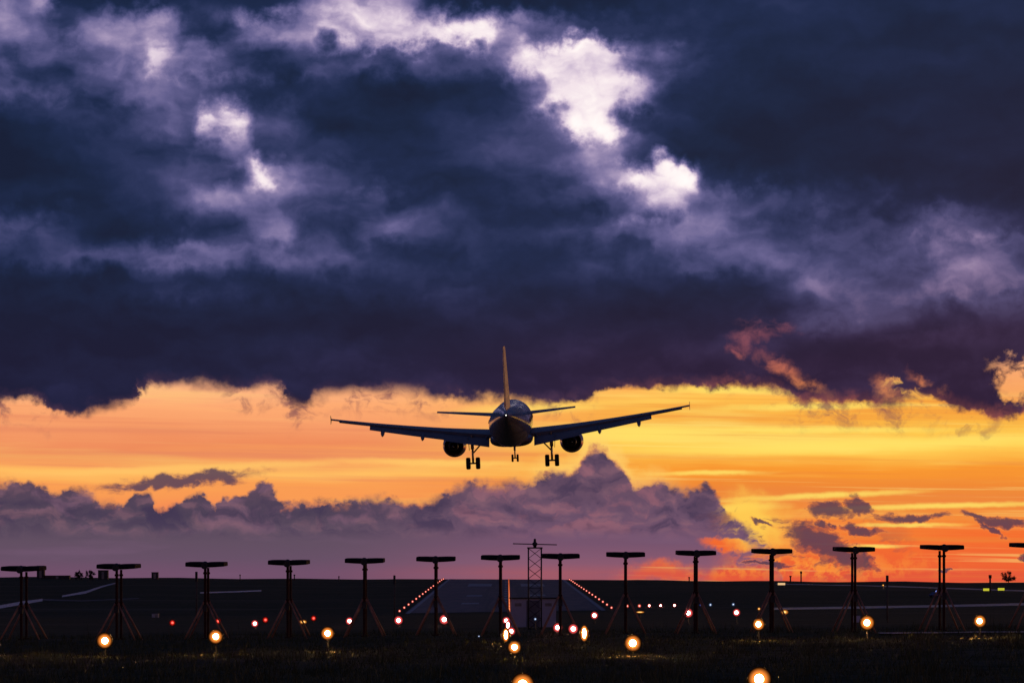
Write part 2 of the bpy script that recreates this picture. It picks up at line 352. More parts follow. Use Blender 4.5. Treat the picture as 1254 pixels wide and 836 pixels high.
# ------------------------------------------------------------------ mesh helpers
class MB:
    def __init__(s): s.v = []; s.f = []; s.sm = []
    def add(s, vs, fs, smooth=False):
        o = len(s.v); s.v += [tuple(v) for v in vs]; s.f += [tuple(i+o for i in f) for f in fs]; s.sm += [smooth]*len(fs)
        return s
    def box(s, c, size, rot=None, taper=1.0):
        hx, hy, hz = (d/2 for d in size); c = Vector(c); vs = []
        for z in (-hz, hz):
            t = taper if z > 0 else 1
            for x, y in ((-hx,-hy),(hx,-hy),(hx,hy),(-hx,hy)):
                p = Vector((x*t, y*t, z))
                if rot: p = rot @ p
                vs.append(c+p)
        return s.add(vs, [(0,3,2,1),(4,5,6,7),(0,1,5,4),(1,2,6,5),(2,3,7,6),(3,0,4,7)])
    def tube(s, a, b, r1, r2=None, n=8, smooth=True):
        a, b = Vector(a), Vector(b); r2 = r1 if r2 is None else r2
        q = (b-a).to_track_quat('Z', 'Y')
        vs = []
        for p, r in ((a, r1), (b, r2)):
            for i in range(n):
                t = 2*math.pi*i/n; vs.append(p + q @ Vector((r*math.cos(t), r*math.sin(t), 0)))
        s.add(vs, [(i, (i+1)%n, n+(i+1)%n, n+i) for i in range(n)], smooth)
        s.add(vs[:n], [tuple(reversed(range(n)))]); s.add(vs[n:], [tuple(range(n))])
        return s
    def loft(s, rings, cap=True, smooth=True):
        n = len(rings[0]); vs = [p for r in rings for p in r]; fs = []
        for k in range(len(rings)-1):
            for i in range(n):
                j = (i+1) % n; fs.append((k*n+i, k*n+j, (k+1)*n+j, (k+1)*n+i))
        s.add(vs, fs, smooth)
        if cap:
            s.add(rings[0], [tuple(reversed(range(n)))]); s.add(rings[-1], [tuple(range(n))])
        return s
    def lathe(s, prof, axis='Y', c=(0,0,0), n=24, smooth=True, cap=True):
        """prof: (position along the axis, radius)"""
        c = Vector(c); rings = []
        for a, r in prof:
            ring = []
            for i in range(n):
                t = 2*math.pi*i/n; x, z = r*math.cos(t), r*math.sin(t)
                ring.append(c + (Vector((x, a, z)) if axis == 'Y' else Vector((x, z, a)) if axis == 'Z' else Vector((a, x, z))))
            rings.append(ring)
        return s.loft(rings, cap, smooth)
    def ball(s, c, r, n=12, m=8, sc=(1,1,1)):
        prof = [(-math.cos(math.pi*k/m), max(1e-3, math.sin(math.pi*k/m))) for k in range(m+1)]
        rings = [[Vector(c)+Vector((r*sc[0]*q*math.cos(2*math.pi*i/n), r*sc[1]*q*math.sin(2*math.pi*i/n), r*sc[2]*a)) for i in range(n)] for a, q in prof]
        return s.loft(rings)
    def build(s, name, m, parent=None, bevel=0.0, flip=True):
        me = bpy.data.meshes.new(name); me.from_pydata(s.v, [], s.f)
        me.polygons.foreach_set('use_smooth', s.sm); me.materials.append(m)
        bm = bmesh.new(); bm.from_mesh(me); bmesh.ops.remove_doubles(bm, verts=bm.verts, dist=1e-5)
        bmesh.ops.recalc_face_normals(bm, faces=bm.faces)
        if bevel: 
            bmesh.ops.bevel(bm, geom=[e for e in bm.edges if len(e.link_faces) == 2 and e.calc_face_angle(0) > 0.6], offset=bevel, segments=2, affect='EDGES', clamp_overlap=True)
        for e in bm.edges:
            if len(e.link_faces) == 2 and e.calc_face_angle(0) > 0.7: e.smooth = False
        bm.to_mesh(me); bm.free(); me.update()
        o = bpy.data.objects.new(name, me); C.objects.link(o)
        if parent: o.parent = parent
        return o
def tag(o, label=None, cat=None, group=None, kind=None):
    if label: o['label'] = label
    if cat: o['category'] = cat
    if group: o['group'] = group
    if kind: o['kind'] = kind
    return o
def empty(name, loc, rz=0.0):
    o = bpy.data.objects.new(name, None); o.empty_display_size = 0.3; C.objects.link(o)
    o.location = loc; o.rotation_euler = (0, 0, rz); return o
KIDS = {}
def copy_tree(o, parent=None):
    c = o.copy(); C.objects.link(c)
    if parent: c.parent = parent
    for ch in list(o.children): copy_tree(ch, c)
    return c

# ------------------------------------------------------------------ terrain (z is relative to the photographer's eye)
PROF = [(-3000,-4.0),(-400,-2.6),(0,-2.2),(40,-2.27),(60,-2.32),(90,-2.38),(116,-2.43),(150,-2.76),(250,-4.17),(400,-6.15),(600,-8.5),(670,-9.05),(1150,-3.1),
        (1200,-2.95),(1300,-3.6),(1600,-9),(3000,-45),(9000,-140)]
PD = np.array([p[0] for p in PROF], float); PZ = np.array([p[1] for p in PROF], float)
def sst(x, a, b):
    t = min(1, max(0, (x-a)/(b-a))); return t*t*(3-2*t)
def zg(x, y):
    z = float(np.interp(y, PD, PZ))
    far = sst(y, 600, 1150)
    xs = max(-420, min(420, x))
    sl = 0.0040*min(0, xs) + (0.0044*max(0, xs) + (0.007*max(0, xs-110)))
    z -= far * sl
    z += 0.016*max(-60, min(60, x)) * sst(y, 420, 670) * (1-sst(y, 670, 1150))
    near = 1 - sst(y, 140, 420)
    z += near * 0.0105 * max(-30, min(30, x)) * sst(y, 30, 90)
    if abs(x+2) > 34: z += sst(y, 900, 1120)*sst(abs(x+2), 34, 60)*(0.16*math.sin(x*.13+.4)+0.14*math.sin(x*.047+1)+0.07*math.sin(x*.41))
    if y < 140: z += 0.05*math.sin(x*0.7+y*0.31)*math.sin(y*0.23-x*0.17) + 0.02*math.sin(x*2.3+1)*math.sin(y*1.3)
    if y > 220 and abs(x+1.5) > 60: z += sst(abs(x+1.5), 60, 140)*0.35*math.sin(x*0.031+1.3)*math.sin(y*0.012)
    return z
def at(px, py_, d): return Vector(((px-CX)*d/F, d, (HY-py_)*d/F))
def foot(px, d): x = (px-CX)*d/F; return Vector((x, d, zg(x, d)))
def hit(px, py_, lo=45, hi=1230):
    """the first ground point seen at a column and row of the view"""
    u = (px-CX)/F; t = (HY-py_)/F; d = lo
    while d < hi:
        if zg(u*d, d) >= t*d: break
        d += max(0.25, d*0.002)
    return Vector((u*d, d, zg(u*d, d)))

def ground_mat():
    m = bpy.data.materials.new('rough_grass_ground'); m.use_nodes = True; nt = m.node_tree; b = nt.nodes['Principled BSDF']
    NT[0] = nt
    g = E(nt.nodes.new('ShaderNodeNewGeometry').outputs['Position'])
    a = noise(g, 0.05, 5, 0.6); c = noise(g, 1.3, 6, 0.65); h = noise(g, 9.0, 4, 0.6)
    col = mixc((0.040,0.046,0.018,1), (0.125,0.105,0.055,1), ss(c, 0.35, 0.68))
    col = mixc(col, (0.060,0.062,0.026,1), ss(a, 0.4, 0.65)*0.8)
    pos = sep(g); band = noise(vec(pos[0]*0.004, pos[1]*0.055, 3.0), 1.0, 4, 0.6)
    col = mixc(col, (0.16,0.13,0.085,1), ss(band, 0.52, 0.70)*0.6)
    nt.links.new(col.s, b.inputs['Base Color']); b.inputs['Roughness'].default_value = 0.95; b.inputs['Specular IOR Level'].default_value = 0.08
    bn = nt.nodes.new('ShaderNodeBump'); bn.inputs['Strength'].default_value = 0.8; bn.inputs['Distance'].default_value = 0.25
    nt.links.new((c*0.7+h*0.3).s, bn.inputs['Height']); nt.links.new(bn.outputs[0], b.inputs['Normal'])
    NT[0] = WT
    return m
M_GROUND = ground_mat()
ys = sorted(set([-3000,-1000,-400,-150,-50,0] + [float(v) for v in np.arange(20,150,1.5)] + [float(v) for v in np.arange(150,420,9)] + [float(v) for v in np.arange(420,1320,10)] + [670.,1150.,1200.] + [1350,1450,1600,2000,3000,5000,9000]))
xs = sorted(set([float(v) for v in np.arange(-30,30.1,1.0)] + [float(v) for v in np.arange(-60,60.1,5)] + [float(v) for v in np.arange(-300,300.1,12)] + [-9000,-4000,-1500,-700,-420,420,700,1500,4000,9000]))
vs_, fs_ = [], []
for y in ys:
    for x in xs: vs_.append((x, y, zg(x, y)))
nx = len(xs)
for j in range(len(ys)-1):
    for i in range(nx-1): fs_.append((j*nx+i, j*nx+i+1, (j+1)*nx+i+1, (j+1)*nx+i))
gm = MB(); gm.add(vs_, fs_, True)
ground = gm.build('ground', M_GROUND); tag(ground, kind='structure')
NYS, NXS = np.array(ys), np.array(xs)

def gz(x, y):
    """height of the built ground sheet at a point"""
    j = int(np.clip(np.searchsorted(NYS, y)-1, 0, len(ys)-2)); i = int(np.clip(np.searchsorted(NXS, x)-1, 0, nx-2))
    fy = (y-ys[j])/(ys[j+1]-ys[j]); fx = (x-xs[i])/(xs[i+1]-xs[i])
    z = lambda a, b: vs_[a*nx+b][2]
    return (z(j,i)*(1-fx)+z(j,i+1)*fx)*(1-fy) + (z(j+1,i)*(1-fx)+z(j+1,i+1)*fx)*fy

def strip(name, line, m, lift=0.05, kind='structure', nx_=6):
    """a paved ribbon laid on the ground: line of (x_left, x_right, y)"""
    b = MB(); vs, fs = [], []
    for (xa, xb, y) in line:
        for i in range(nx_+1):
            x = xa+(xb-xa)*i/nx_; vs.append((x, y, gz(x, y)+lift))
    for k in range(len(line)-1):
        for i in range(nx_):
            a = k*(nx_+1)+i; fs.append((a, a+1, a+nx_+2, a+nx_+1))
    b.add(vs, fs, True); o = b.build(name, m); tag(o, kind=kind); return o
def asphalt():
    m = bpy.data.materials.new('runway_asphalt'); m.use_nodes = True; nt = m.node_tree; b = nt.nodes['Principled BSDF']
    NT[0] = nt
    p = sep(E(nt.nodes.new('ShaderNodeNewGeometry').outputs['Position']))
    a = noise(vec(p[0]*0.35, p[1]*0.006, 0.0), 1.0, 5, 0.6); c = noise(vec(p[0]*0.3, p[1]*0.05, 4.0), 1.0, 6, 0.6)
    rub = ss(M('ABSOLUTE', p[0]+1.8), 11.0, 3.0)*ss(a, 0.36, 0.56)          # tyre rubber along the middle
    col = mixc((0.190,0.108,0.100,1), (0.125,0.078,0.076,1), ss(c, 0.35, 0.65)); col = mixc(col, (0.045,0.036,0.038,1), rub*0.7)
    nt.links.new(col.s, b.inputs['Base Color']); b.inputs['Roughness'].default_value = 0.66; b.inputs['Specular IOR Level'].default_value = 0.4
    NT[0] = WT; return m
M_ASPH = asphalt()
M_ROAD = mat('runway_asphalt', (0.120,0.084,0.082), 0.70, noise_scale=0.25, noise_amt=0.35, bump=0.2, spec=0.4)
M_CONC = mat('taxiway_concrete', (0.30,0.27,0.26), 0.34, noise_scale=0.3, noise_amt=0.25, spec=0.8)
M_PAINT = mat('worn_runway_paint', (0.30,0.29,0.29), 0.6, noise_scale=1.5, noise_amt=0.45)
RX = -1.45
def rx_at(y): return RX - (y-670)*0.0014
rows = [y for y in ys if 672 <= y <= 1300]
strip('runway', [(rx_at(y)-22.7, rx_at(y)+22.7, y) for y in rows], M_ASPH, 0.05, nx_=10)
bm_ = MB()
def mark(xa, xb, y0, y1, lift=0.075):
    n = max(1, int((y1-y0)/10)); vs, fs = [], []
    for k in range(n+1):
        y = y0+(y1-y0)*k/n
        for x in (xa, xb): vs.append((rx_at(y)+x, y, gz(rx_at(y)+x, y)+lift))
    for k in range(n): fs.append((2*k, 2*k+1, 2*k+3, 2*k+2))
    bm_.add(vs, fs, True)
for sgn in (-1, 1):
    mark(sgn*21.9-0.45, sgn*21.9+0.45, 676, 1200)                 # side stripes
    mark(sgn*9-2.2, sgn*9+2.2, 758, 772); mark(sgn*9-2.2, sgn*9+2.2, 850, 868); mark(sgn*9-4, sgn*9+4, 1010, 1060)
for k in range(14): mark(-0.45, 0.45, 740+k*34, 758+k*34, 0.075)
tag(bm_.build('runway_markings', M_PAINT), kind='structure')

def ribbon_px(name, pts, m, lift=0.06):
    """pts: (column, upper row, lower row) of a taxiway as seen; laid on the ground itself"""
    L_ = []
    for k in range(len(pts)-1):
        n = 10
        for i in range(n + (k == len(pts)-2)):
            t = i/n; L_.append([pts[k][q]*(1-t)+pts[k+1][q]*t for q in range(3)])
    b = MB(); vs, fs = [], []
    for px, y0, y1 in L_:
        A, B = hit(px, y0), hit(px, y1)
        for i in range(5):
            p = A.lerp(B, i/4); vs.append((p.x, p.y, gz(p.x, p.y)+lift))
    for k in range(len(L_)-1):
        for i in range(4): fs.append((k*5+i, k*5+i+1, k*5+i+6, k*5+i+5))
    b.add(vs, fs, True); o = b.build(name, m); tag(o, kind='structure'); return o
ribbon_px('taxiway', [(948,744.0,746.6),(1060,742.2,745.0),(1160,740.5,743.2),(1330,736.5,739.5)], M_CONC)
ribbon_px('taxiway', [(950,714.6,715.4),(1060,716.2,717.2),(1160,719.5,720.8),(1330,725.0,726.6)], M_CONC)
ribbon_px('service_road', [(-60,745,751),(0,741,745),(28,736,740),(52,733,736)], M_CONC)
ribbon_px('service_road', [(76,729,731),(105,723.5,726.5),(125,717,719),(142,713,714)], M_CONC)
ribbon_px('service_road', [(52,733,735),(100,735,736.2),(170,732,733)], M_ROAD)
ribbon_px('service_road', [(245,725,726.5),(320,722.5,724)], M_CONC)
ribbon_px('field_track', [(1075,776.0,777.0),(1160,775.2,776.4),(1330,773.6,775.0)], M_CONC)
# grass standing in the near field
M_BLADE = mat('dry_grass_blades', (0.105,0.105,0.042), 0.8, spec=0.15, noise_scale=0.8, noise_amt=0.5)
NB = 90000
by = 44*np.exp(rng.random(NB)*math.log(128/44)); bx = (rng.random(NB)*2-1)*(by*0.182+2)
hgt = 0.06+0.17*rng.random(NB)**2; ang = rng.random(NB)*2*math.pi; lean = (rng.random((NB,2))-0.5)*0.22
clump = np.sin(bx*1.7+by*0.6)*np.sin(by*0.9-bx*0.5); keep = clump+rng.random(NB)*1.8 > 0.2
bx, by, hgt, ang, lean = bx[keep], by[keep], hgt[keep], ang[keep], lean[keep]
hgt = hgt*(1+0.9*np.clip(clump[keep],0,1)) * np.where(rng.random(len(hgt)) > 0.988, 2.3, 1.0)
bz = np.array([gz(float(a), float(b)) for a, b in zip(bx, by)])-0.01
w = 0.008+0.010*rng.random(len(bx)); ca, sa = np.cos(ang)*w, np.sin(ang)*w
V = np.empty((len(bx),3,3)); V[:,0] = np.stack([bx-ca,by-sa,bz],1); V[:,1] = np.stack([bx+ca,by+sa,bz],1); V[:,2] = np.stack([bx+lean[:,0],by+lean[:,1],bz+hgt],1)
me = bpy.data.meshes.new('grass'); n_ = len(bx)*3
me.vertices.add(n_); me.vertices.foreach_set('co', V.reshape(-1)); me.loops.add(n_); me.loops.foreach_set('vertex_index', np.arange(n_, dtype=np.int32))
me.polygons.add(len(bx)); me.polygons.foreach_set('loop_start', np.arange(0, n_, 3, dtype=np.int32)); me.polygons.foreach_set('loop_total', np.full(len(bx), 3, dtype=np.int32))
me.update(calc_edges=True); me.materials.append(M_BLADE)
go = bpy.data.objects.new('grass', me); C.objects.link(go); tag(go, 'dark rough grass covering the near airfield ground', 'grass', kind='stuff')
# ------------------------------------------------------------------ the airliner
M_WHITE = mat('airliner_white_paint', (0.38,0.37,0.40), 0.20, spec=0.42, noise_scale=0.5, noise_amt=0.10, coat=0.1)
M_BELLY = mat('airliner_belly_grey', (0.20,0.20,0.22), 0.28, spec=0.5, noise_scale=0.9, noise_amt=0.15)
M_WING = mat('wing_grey_paint', (0.25,0.225,0.225), 0.38, spec=0.5, noise_scale=0.7, noise_amt=0.12)
M_FIN = mat('fin_orange_paint', (0.62,0.36,0.25), 0.45, spec=0.4, noise_scale=0.5, noise_amt=0.06)
M_METAL = mat('bare_metal', (0.35,0.34,0.33), 0.32, metal=0.9, noise_scale=3, noise_amt=0.2)
M_DARK = mat('dark_metal', (0.05,0.05,0.055), 0.5, metal=0.4, noise_scale=3)
M_TYRE = mat('tyre_rubber', (0.02,0.02,0.022), 0.75, noise_scale=5)
M_NAV = lamp_mat('tail_light_glass', (1.0,0.96,0.90), 2.0)
plane = empty('airliner', (0, 0, 0))
tag(plane, 'twin engined airliner on final approach with wheels down and orange tail fin', 'airliner')
def ring(y, zc, a, bt, bb, n=40):
    r = []
    for i in range(n):
        t = 2*math.pi*i/n; s_ = math.sin(t)
        r.append(Vector((a*math.cos(t), y, zc + (bt if s_ > 0 else bb)*s_)))
    return r
SEC = [(15.5,-.62,.06,.06,.06),(15.2,-.58,.42,.36,.36),(14.6,-.50,.85,.72,.70),(13.6,-.34,1.30,1.20,1.12),(12.4,-.17,1.66,1.66,1.60),(11,-.05,1.88,1.95,1.92),(9.5,0,1.97,2.07,2.07),(4,0,1.975,2.07,2.07),(-2,0,1.975,2.07,2.07),(-7.5,0,1.975,2.07,2.07),
       (-9,.05,1.95,2.03,2.0),(-11,.20,1.82,1.88,1.82),(-13,.42,1.60,1.64,1.60),(-15,.65,1.32,1.36,1.32),(-17,.88,1.00,1.06,1.02),(-19,1.08,.68,.74,.72),(-20.6,1.22,.45,.48,.46),(-21.6,1.29,.30,.31,.30),(-22.0,1.31,.20,.20,.20)]
b = MB(); b.loft([ring(*s) for s in SEC]); fus = b.build('fuselage', M_WHITE, plane)
b = MB(); b.lathe([(-22.25,.10),(-22.2,.15),(-21.96,.185)], c=(0,0,1.31), n=16); b.build('exhaust_pipe', M_DARK, fus)
b = MB(); b.ball((0,-22.27,1.33), .055); b.build('tail_light', M_NAV, fus)
# cabin windows and doors along both sides
for sgn, nm in ((1,'r'),(-1,'l')):
    for k in range(36):
        b = MB(); y = 9.6-k*0.53; z = .42
        x = 1.975*math.sqrt(1-(z/2.07)**2)+0.012
        b.box((sgn*x, y, z), (.03,.24,.34), Matrix.Rotation(sgn*-.2, 3, 'Y')); b.build('cabin_window', M_DARK, fus)
# belly fairing with wheel wells
bell = []
for (y, w_, h_) in [(6.2,.6,.15),(5.2,1.5,.42),(3.5,1.95,.66),(0,2.06,.76),(-3.5,2.04,.75),(-5.2,1.72,.56),(-7.2,.9,.25),(-8.0,.4,.1)]:
    r = []
    for i in range(24):
        t = 2*math.pi*i/24; r.append(Vector((w_*abs(math.cos(t))**.7*(1 if math.cos(t)>0 else -1), y, -1.45+(h_ if math.sin(t)<0 else .5)*abs(math.sin(t))**.8*(1 if math.sin(t)>0 else -1))))
    bell.append(r)
b = MB(); b.loft(bell); b.build('belly_fairing', M_BELLY, plane)

def airfoil(c0, chord, thick, up, n=9, y_cut=1.0):
    """section: c0 leading edge, chord runs towards -Y, up = unit thickness direction"""
    pts = []
    ts = [0.5*(1-math.cos(math.pi*i/(n-1)))*y_cut for i in range(n)]
    th = lambda t: 5*thick*(0.2969*math.sqrt(t)-0.126*t-0.3516*t*t+0.2843*t**3-0.1036*t**4)
    for t in ts: pts.append(Vector(c0)+Vector((0,-t*chord,0))+Vector(up)*(th(t)*chord+0.02*chord*math.sin(math.pi*t)))
    for t in reversed(ts[1:-1] if y_cut == 1.0 else ts[1:]): pts.append(Vector(c0)+Vector((0,-t*chord,0))+Vector(up)*(-th(t)*chord*0.75+0.02*chord*math.sin(math.pi*t)))
    return pts
def wing_le(x): return 4.3-(x-1.9)*math.tan(math.radians(27.3))
def wing_te(x): return (-2.6-(x-1.9)*.06) if x < 6.4 else (-2.87-(x-6.4)*(2.63/10.65))
def wing_z(x): return -1.18+(x-1.5)*.105+max(0,(x-1.5))**2*.0024
for sg in (1,-1):
    b = MB(); rings = []
    for x in (1.2,1.9,3.2,4.8,6.4,8.0,10,12,13.6,15.2,16.4,17.05):
        c = wing_le(x)-wing_te(x); tw = math.radians(2.5-3.5*(x/17))
        cut = 0.80 if x < 13.6 else 1.0
        r = airfoil((0,0,0), c, .145-.003*x, (0,0,1), 11, 0.80)
        rot = Matrix.Rotation(tw, 3, 'X')
        rings.append([Vector((sg*x, wing_le(x), wing_z(x))) + rot @ p for p in r])
    b.loft(rings); wing = b.build('wing', M_WING, plane)
    def panel(x0, x1, hinge, ext, defl, name, drop):
        b = MB(); rr = []
        for k in range(5):
            x = x0+(x1-x0)*k/4; c = wing_le(x)-wing_te(x); fc = c*(1-hinge)+ext
            yl = wing_le(x)-hinge*c; tw = math.radians(2.5-3.5*(x/17))
            o = Vector((sg*x, yl+.22, wing_z(x)-math.sin(tw)*hinge*c-drop))
            r = airfoil((0,0,0), fc, .16, (0,0,1), 7)
            rr.append([o + Matrix.Rotation(math.radians(defl), 3, 'X') @ p for p in r])
        b.loft(rr); return b.build(name, M_WING, wing)
    panel(2.15, 6.50, .78, .45, 25, 'flap', .06)
    panel(6.36, 13.42, .78, .36, 25, 'flap', .03)
    panel(13.4, 16.3, .795, .0, 6, 'aileron', .0)
    # leading edge slats, extended
    for x0, x1 in ((2.6,4.9),(6.6,11.4),(11.5,16.4)):
        b = MB(); rr = []
        for k in range(4):
            x = x0+(x1-x0)*k/3; o = Vector((sg*x, wing_le(x)+.32, wing_z(x)-.20)); c = .16*(wing_le(x)-wing_te(x))+.25
            rr.append([o + Matrix.Rotation(math.radians(-24), 3, 'X') @ p for p in airfoil((0,0,0), c, .16, (0,0,1), 6)])
        b.loft(rr); b.build('slat', M_METAL, wing)
    # flap track fairings
    for x, ln in ((8.45,3.2),(12.2,2.6)):
        b = MB(); yt = wing_te(x); zz = wing_z(x)
        b.loft([[Vector((sg*x+q*w_*math.cos(a), yt+dy, zz-dz_+q*h_*math.sin(a))) for a in [2*math.pi*i/12 for i in range(12)]] for dy, dz_, w_, h_, q in
                ((ln*.55,.30,.05,.06,1),(ln*.35,.36,.17,.19,1),(0,.50,.20,.26,1),(-ln*.2,.68,.17,.22,1),(-ln*.35,.86,.06,.08,1))])
        b.build('flap_track_fairing', M_WING, wing)
    # wing tip fence
    x = 17.05; b = MB(); zt = wing_z(x)
    fence = [(0,.75,0),(-1.25,.95,.62),(-1.75,.45,.66),(-1.62,-.1,.0),(-1.7,-.2,-.55),(-1.2,.2,-.5)]
    pl = [Vector((sg*(x+.02), wing_le(x)-.75+y*.8+.3, zt+z)) for y, _, z in ((.55,0,.03),(-.95,0,.45),(-1.35,0,.45),(-1.2,0,.02),(-1.35,0,-.36),(-.95,0,-.36))]
    b.loft([[p+Vector((sg*-.014,0,0)) for p in pl], [p+Vector((sg*.014,0,0)) for p in pl]], smooth=False); b.build('wingtip_fence', M_WHITE, wing)
    # engine
    ec = Vector((sg*5.75, 2.9, -2.12))
    b = MB(); b.lathe([(3.45,.86),(3.62,.93),(3.55,1.02),(3.0,1.12),(1.8,1.17),(.6,1.12),(-.55,.95),(-.58,.90),(.3,.93),(.7,.95)], c=ec, n=32, cap=False)
    eng = b.build('engine', M_WHITE, plane)
    b = MB(); b.lathe([(.75,.95),(.76,.55),(-.5,.60),(-1.4,.43),(-1.45,.36),(-1.0,.38),(-.99,.02)], c=ec, n=24, cap=False); b.build('core_cowl', M_DARK, eng)
    b = MB(); b.lathe([(-1.0,.26),(-1.5,.17),(-1.95,.03)], c=ec, n=18); b.build('exhaust_cone', M_METAL, eng)
    b = MB(); b.lathe([(2.6,.90),(2.62,.20),(3.15,.03)], c=ec, n=28); b.build('fan', M_DARK, eng)
    b = MB(); p0 = ec+Vector((0,0,0))
    b.loft([[Vector((p0.x-w_, y, z0)), Vector((p0.x+w_, y, z0)), Vector((p0.x+w_, y, z1)), Vector((p0.x-w_, y, z1))] for y, z0, z1, w_ in
            ((p0.y+2.2,-1.10,-.95,.06),(p0.y+.9,-1.05,-.62,.16),(p0.y-1.0,-1.45,-.66,.17),(p0.y-2.6,-1.05,-.72,.05))], smooth=False)
    b.build('pylon', M_WING, eng)
    # tailplane
    b = MB(); rings = []
    for x in (.45,1.2,3,5,6.22):
        le = -15.7-(x-.45)*.62; te = -19.9-(x-.45)*.21
        rings.append([Vector((sg*x, le, 1.08+x*.105))+p for p in airfoil((0,0,0), le-te, .10, (0,0,1), 9)])
    b.loft(rings); st_ = b.build('tailplane', M_WING, plane)
    # main wheels
    gx, gy = sg*3.80, -1.6; ax_z = -3.70
    g = empty('main_landing_gear', (gx, gy, 0)); g.parent = plane
    b = MB(); b.tube((0,0,-1.0),(0,0,-2.35),.17,.17,12).tube((0,0,-2.3),(0,0,ax_z),.11,.11,12).tube((-.55,0,ax_z),(.55,0,ax_z),.085,n=10)
    b.tube((0,-.1,-2.2),(0,-.42,-2.95),.05).tube((0,-.42,-2.95),(0,-.05,ax_z+.1),.05); b.build('strut', M_METAL, g)
    b = MB(); b.tube((-sg*1.55,.1,-1.1),(-sg*.02,0,-2.75),.07); b.build('side_stay', M_METAL, g)
    b = MB(); b.box((sg*.34,0,-1.78),(.05,1.5,1.35), Matrix.Rotation(sg*.06,3,'Y')); b.build('gear_door', M_WHITE, g, bevel=.015)
    for s2 in (-1,1):
        b = MB(); b.lathe([(-.19,.34),(-.21,.50),(-.13,.575),(.13,.575),(.21,.50),(.19,.34)], 'X', (s2*.465,0,ax_z), 28); wh = b.build('wheel', M_TYRE, g)
        b = MB(); b.lathe([(-.20,.12),(-.17,.33),(.17,.33),(.20,.12)], 'X', (s2*.465,0,ax_z), 20); b.build('rim', M_METAL, wh)
# fin
b = MB(); rings = []
for z, le, te, th in ((1.55,-13.3,-20.3,.095),(2.1,-14.0,-20.4,.098),(3.8,-15.7,-20.9,.10),(5.6,-17.4,-21.4,.10),(6.9,-18.75,-21.75,.10),(7.45,-19.3,-21.9,.095)):
    rings.append([Vector((0, le, z))+p for p in [Vector((q.z, q.y, 0)) for q in airfoil((0,0,0), le-te, th, (0,0,1), 11)]])
# a symmetric section: remove the camber
for r, (z, le, te, th) in zip(rings, ((1.55,-13.3,-20.3,.095),(2.1,-14.0,-20.4,.098),(3.8,-15.7,-20.9,.10),(5.6,-17.4,-21.4,.10),(6.9,-18.75,-21.75,.10),(7.45,-19.3,-21.9,.095))):
    n = len(r)
    for i in range(1, (n+1)//2):
        j = n-i
        if j < n and i != j:
            w_ = (abs(r[i].x)+abs(r[j].x))/2; r[i].x, r[j].x = w_, -w_
    r[0].x = 0; r[(n)//2].x = 0
b.loft(rings, smooth=False); b.build('tail_fin', M_FIN, plane)
# nose wheel
g = empty('nose_landing_gear', (0, 11.2, 0)); g.parent = plane
b = MB(); b.tube((0,0,-1.7),(0,0,-3.1),.12,n=10).tube((0,0,-3.0),(0,0,-3.86),.075,n=10).tube((-.33,0,-3.86),(.33,0,-3.86),.06,n=8).tube((0,1.1,-1.8),(0,.05,-3.0),.05); b.build('strut', M_METAL, g)
for s2 in (-1,1):
    b = MB(); b.lathe([(-.09,.22),(-.105,.33),(-.06,.38),(.06,.38),(.105,.33),(.09,.22)], 'X', (s2*.26,0,-3.86), 24); wh = b.build('wheel', M_TYRE, g)
    b = MB(); b.lathe([(-.10,.08),(-.08,.21),(.08,.21),(.10,.08)], 'X', (s2*.26,0,-3.86), 16); b.build('rim', M_METAL, wh)
    b = MB(); b.box((s2*.42,.5,-2.25),(.04,1.6,.62), Matrix.Rotation(s2*-.15,3,'Y')); b.build('gear_door', M_WHITE, g, bevel=.01)
DP = 292.0
plane.location = at(626.3, 517.5, DP)
plane.rotation_mode = 'XYZ'
R_ = Matrix.Rotation(math.radians(-1.1),4,'Z') @ Matrix.Rotation(math.radians(4.5),4,'X') @ Matrix.Rotation(math.radians(-2.2),4,'Y')
plane.rotation_euler = R_.to_euler('XYZ')
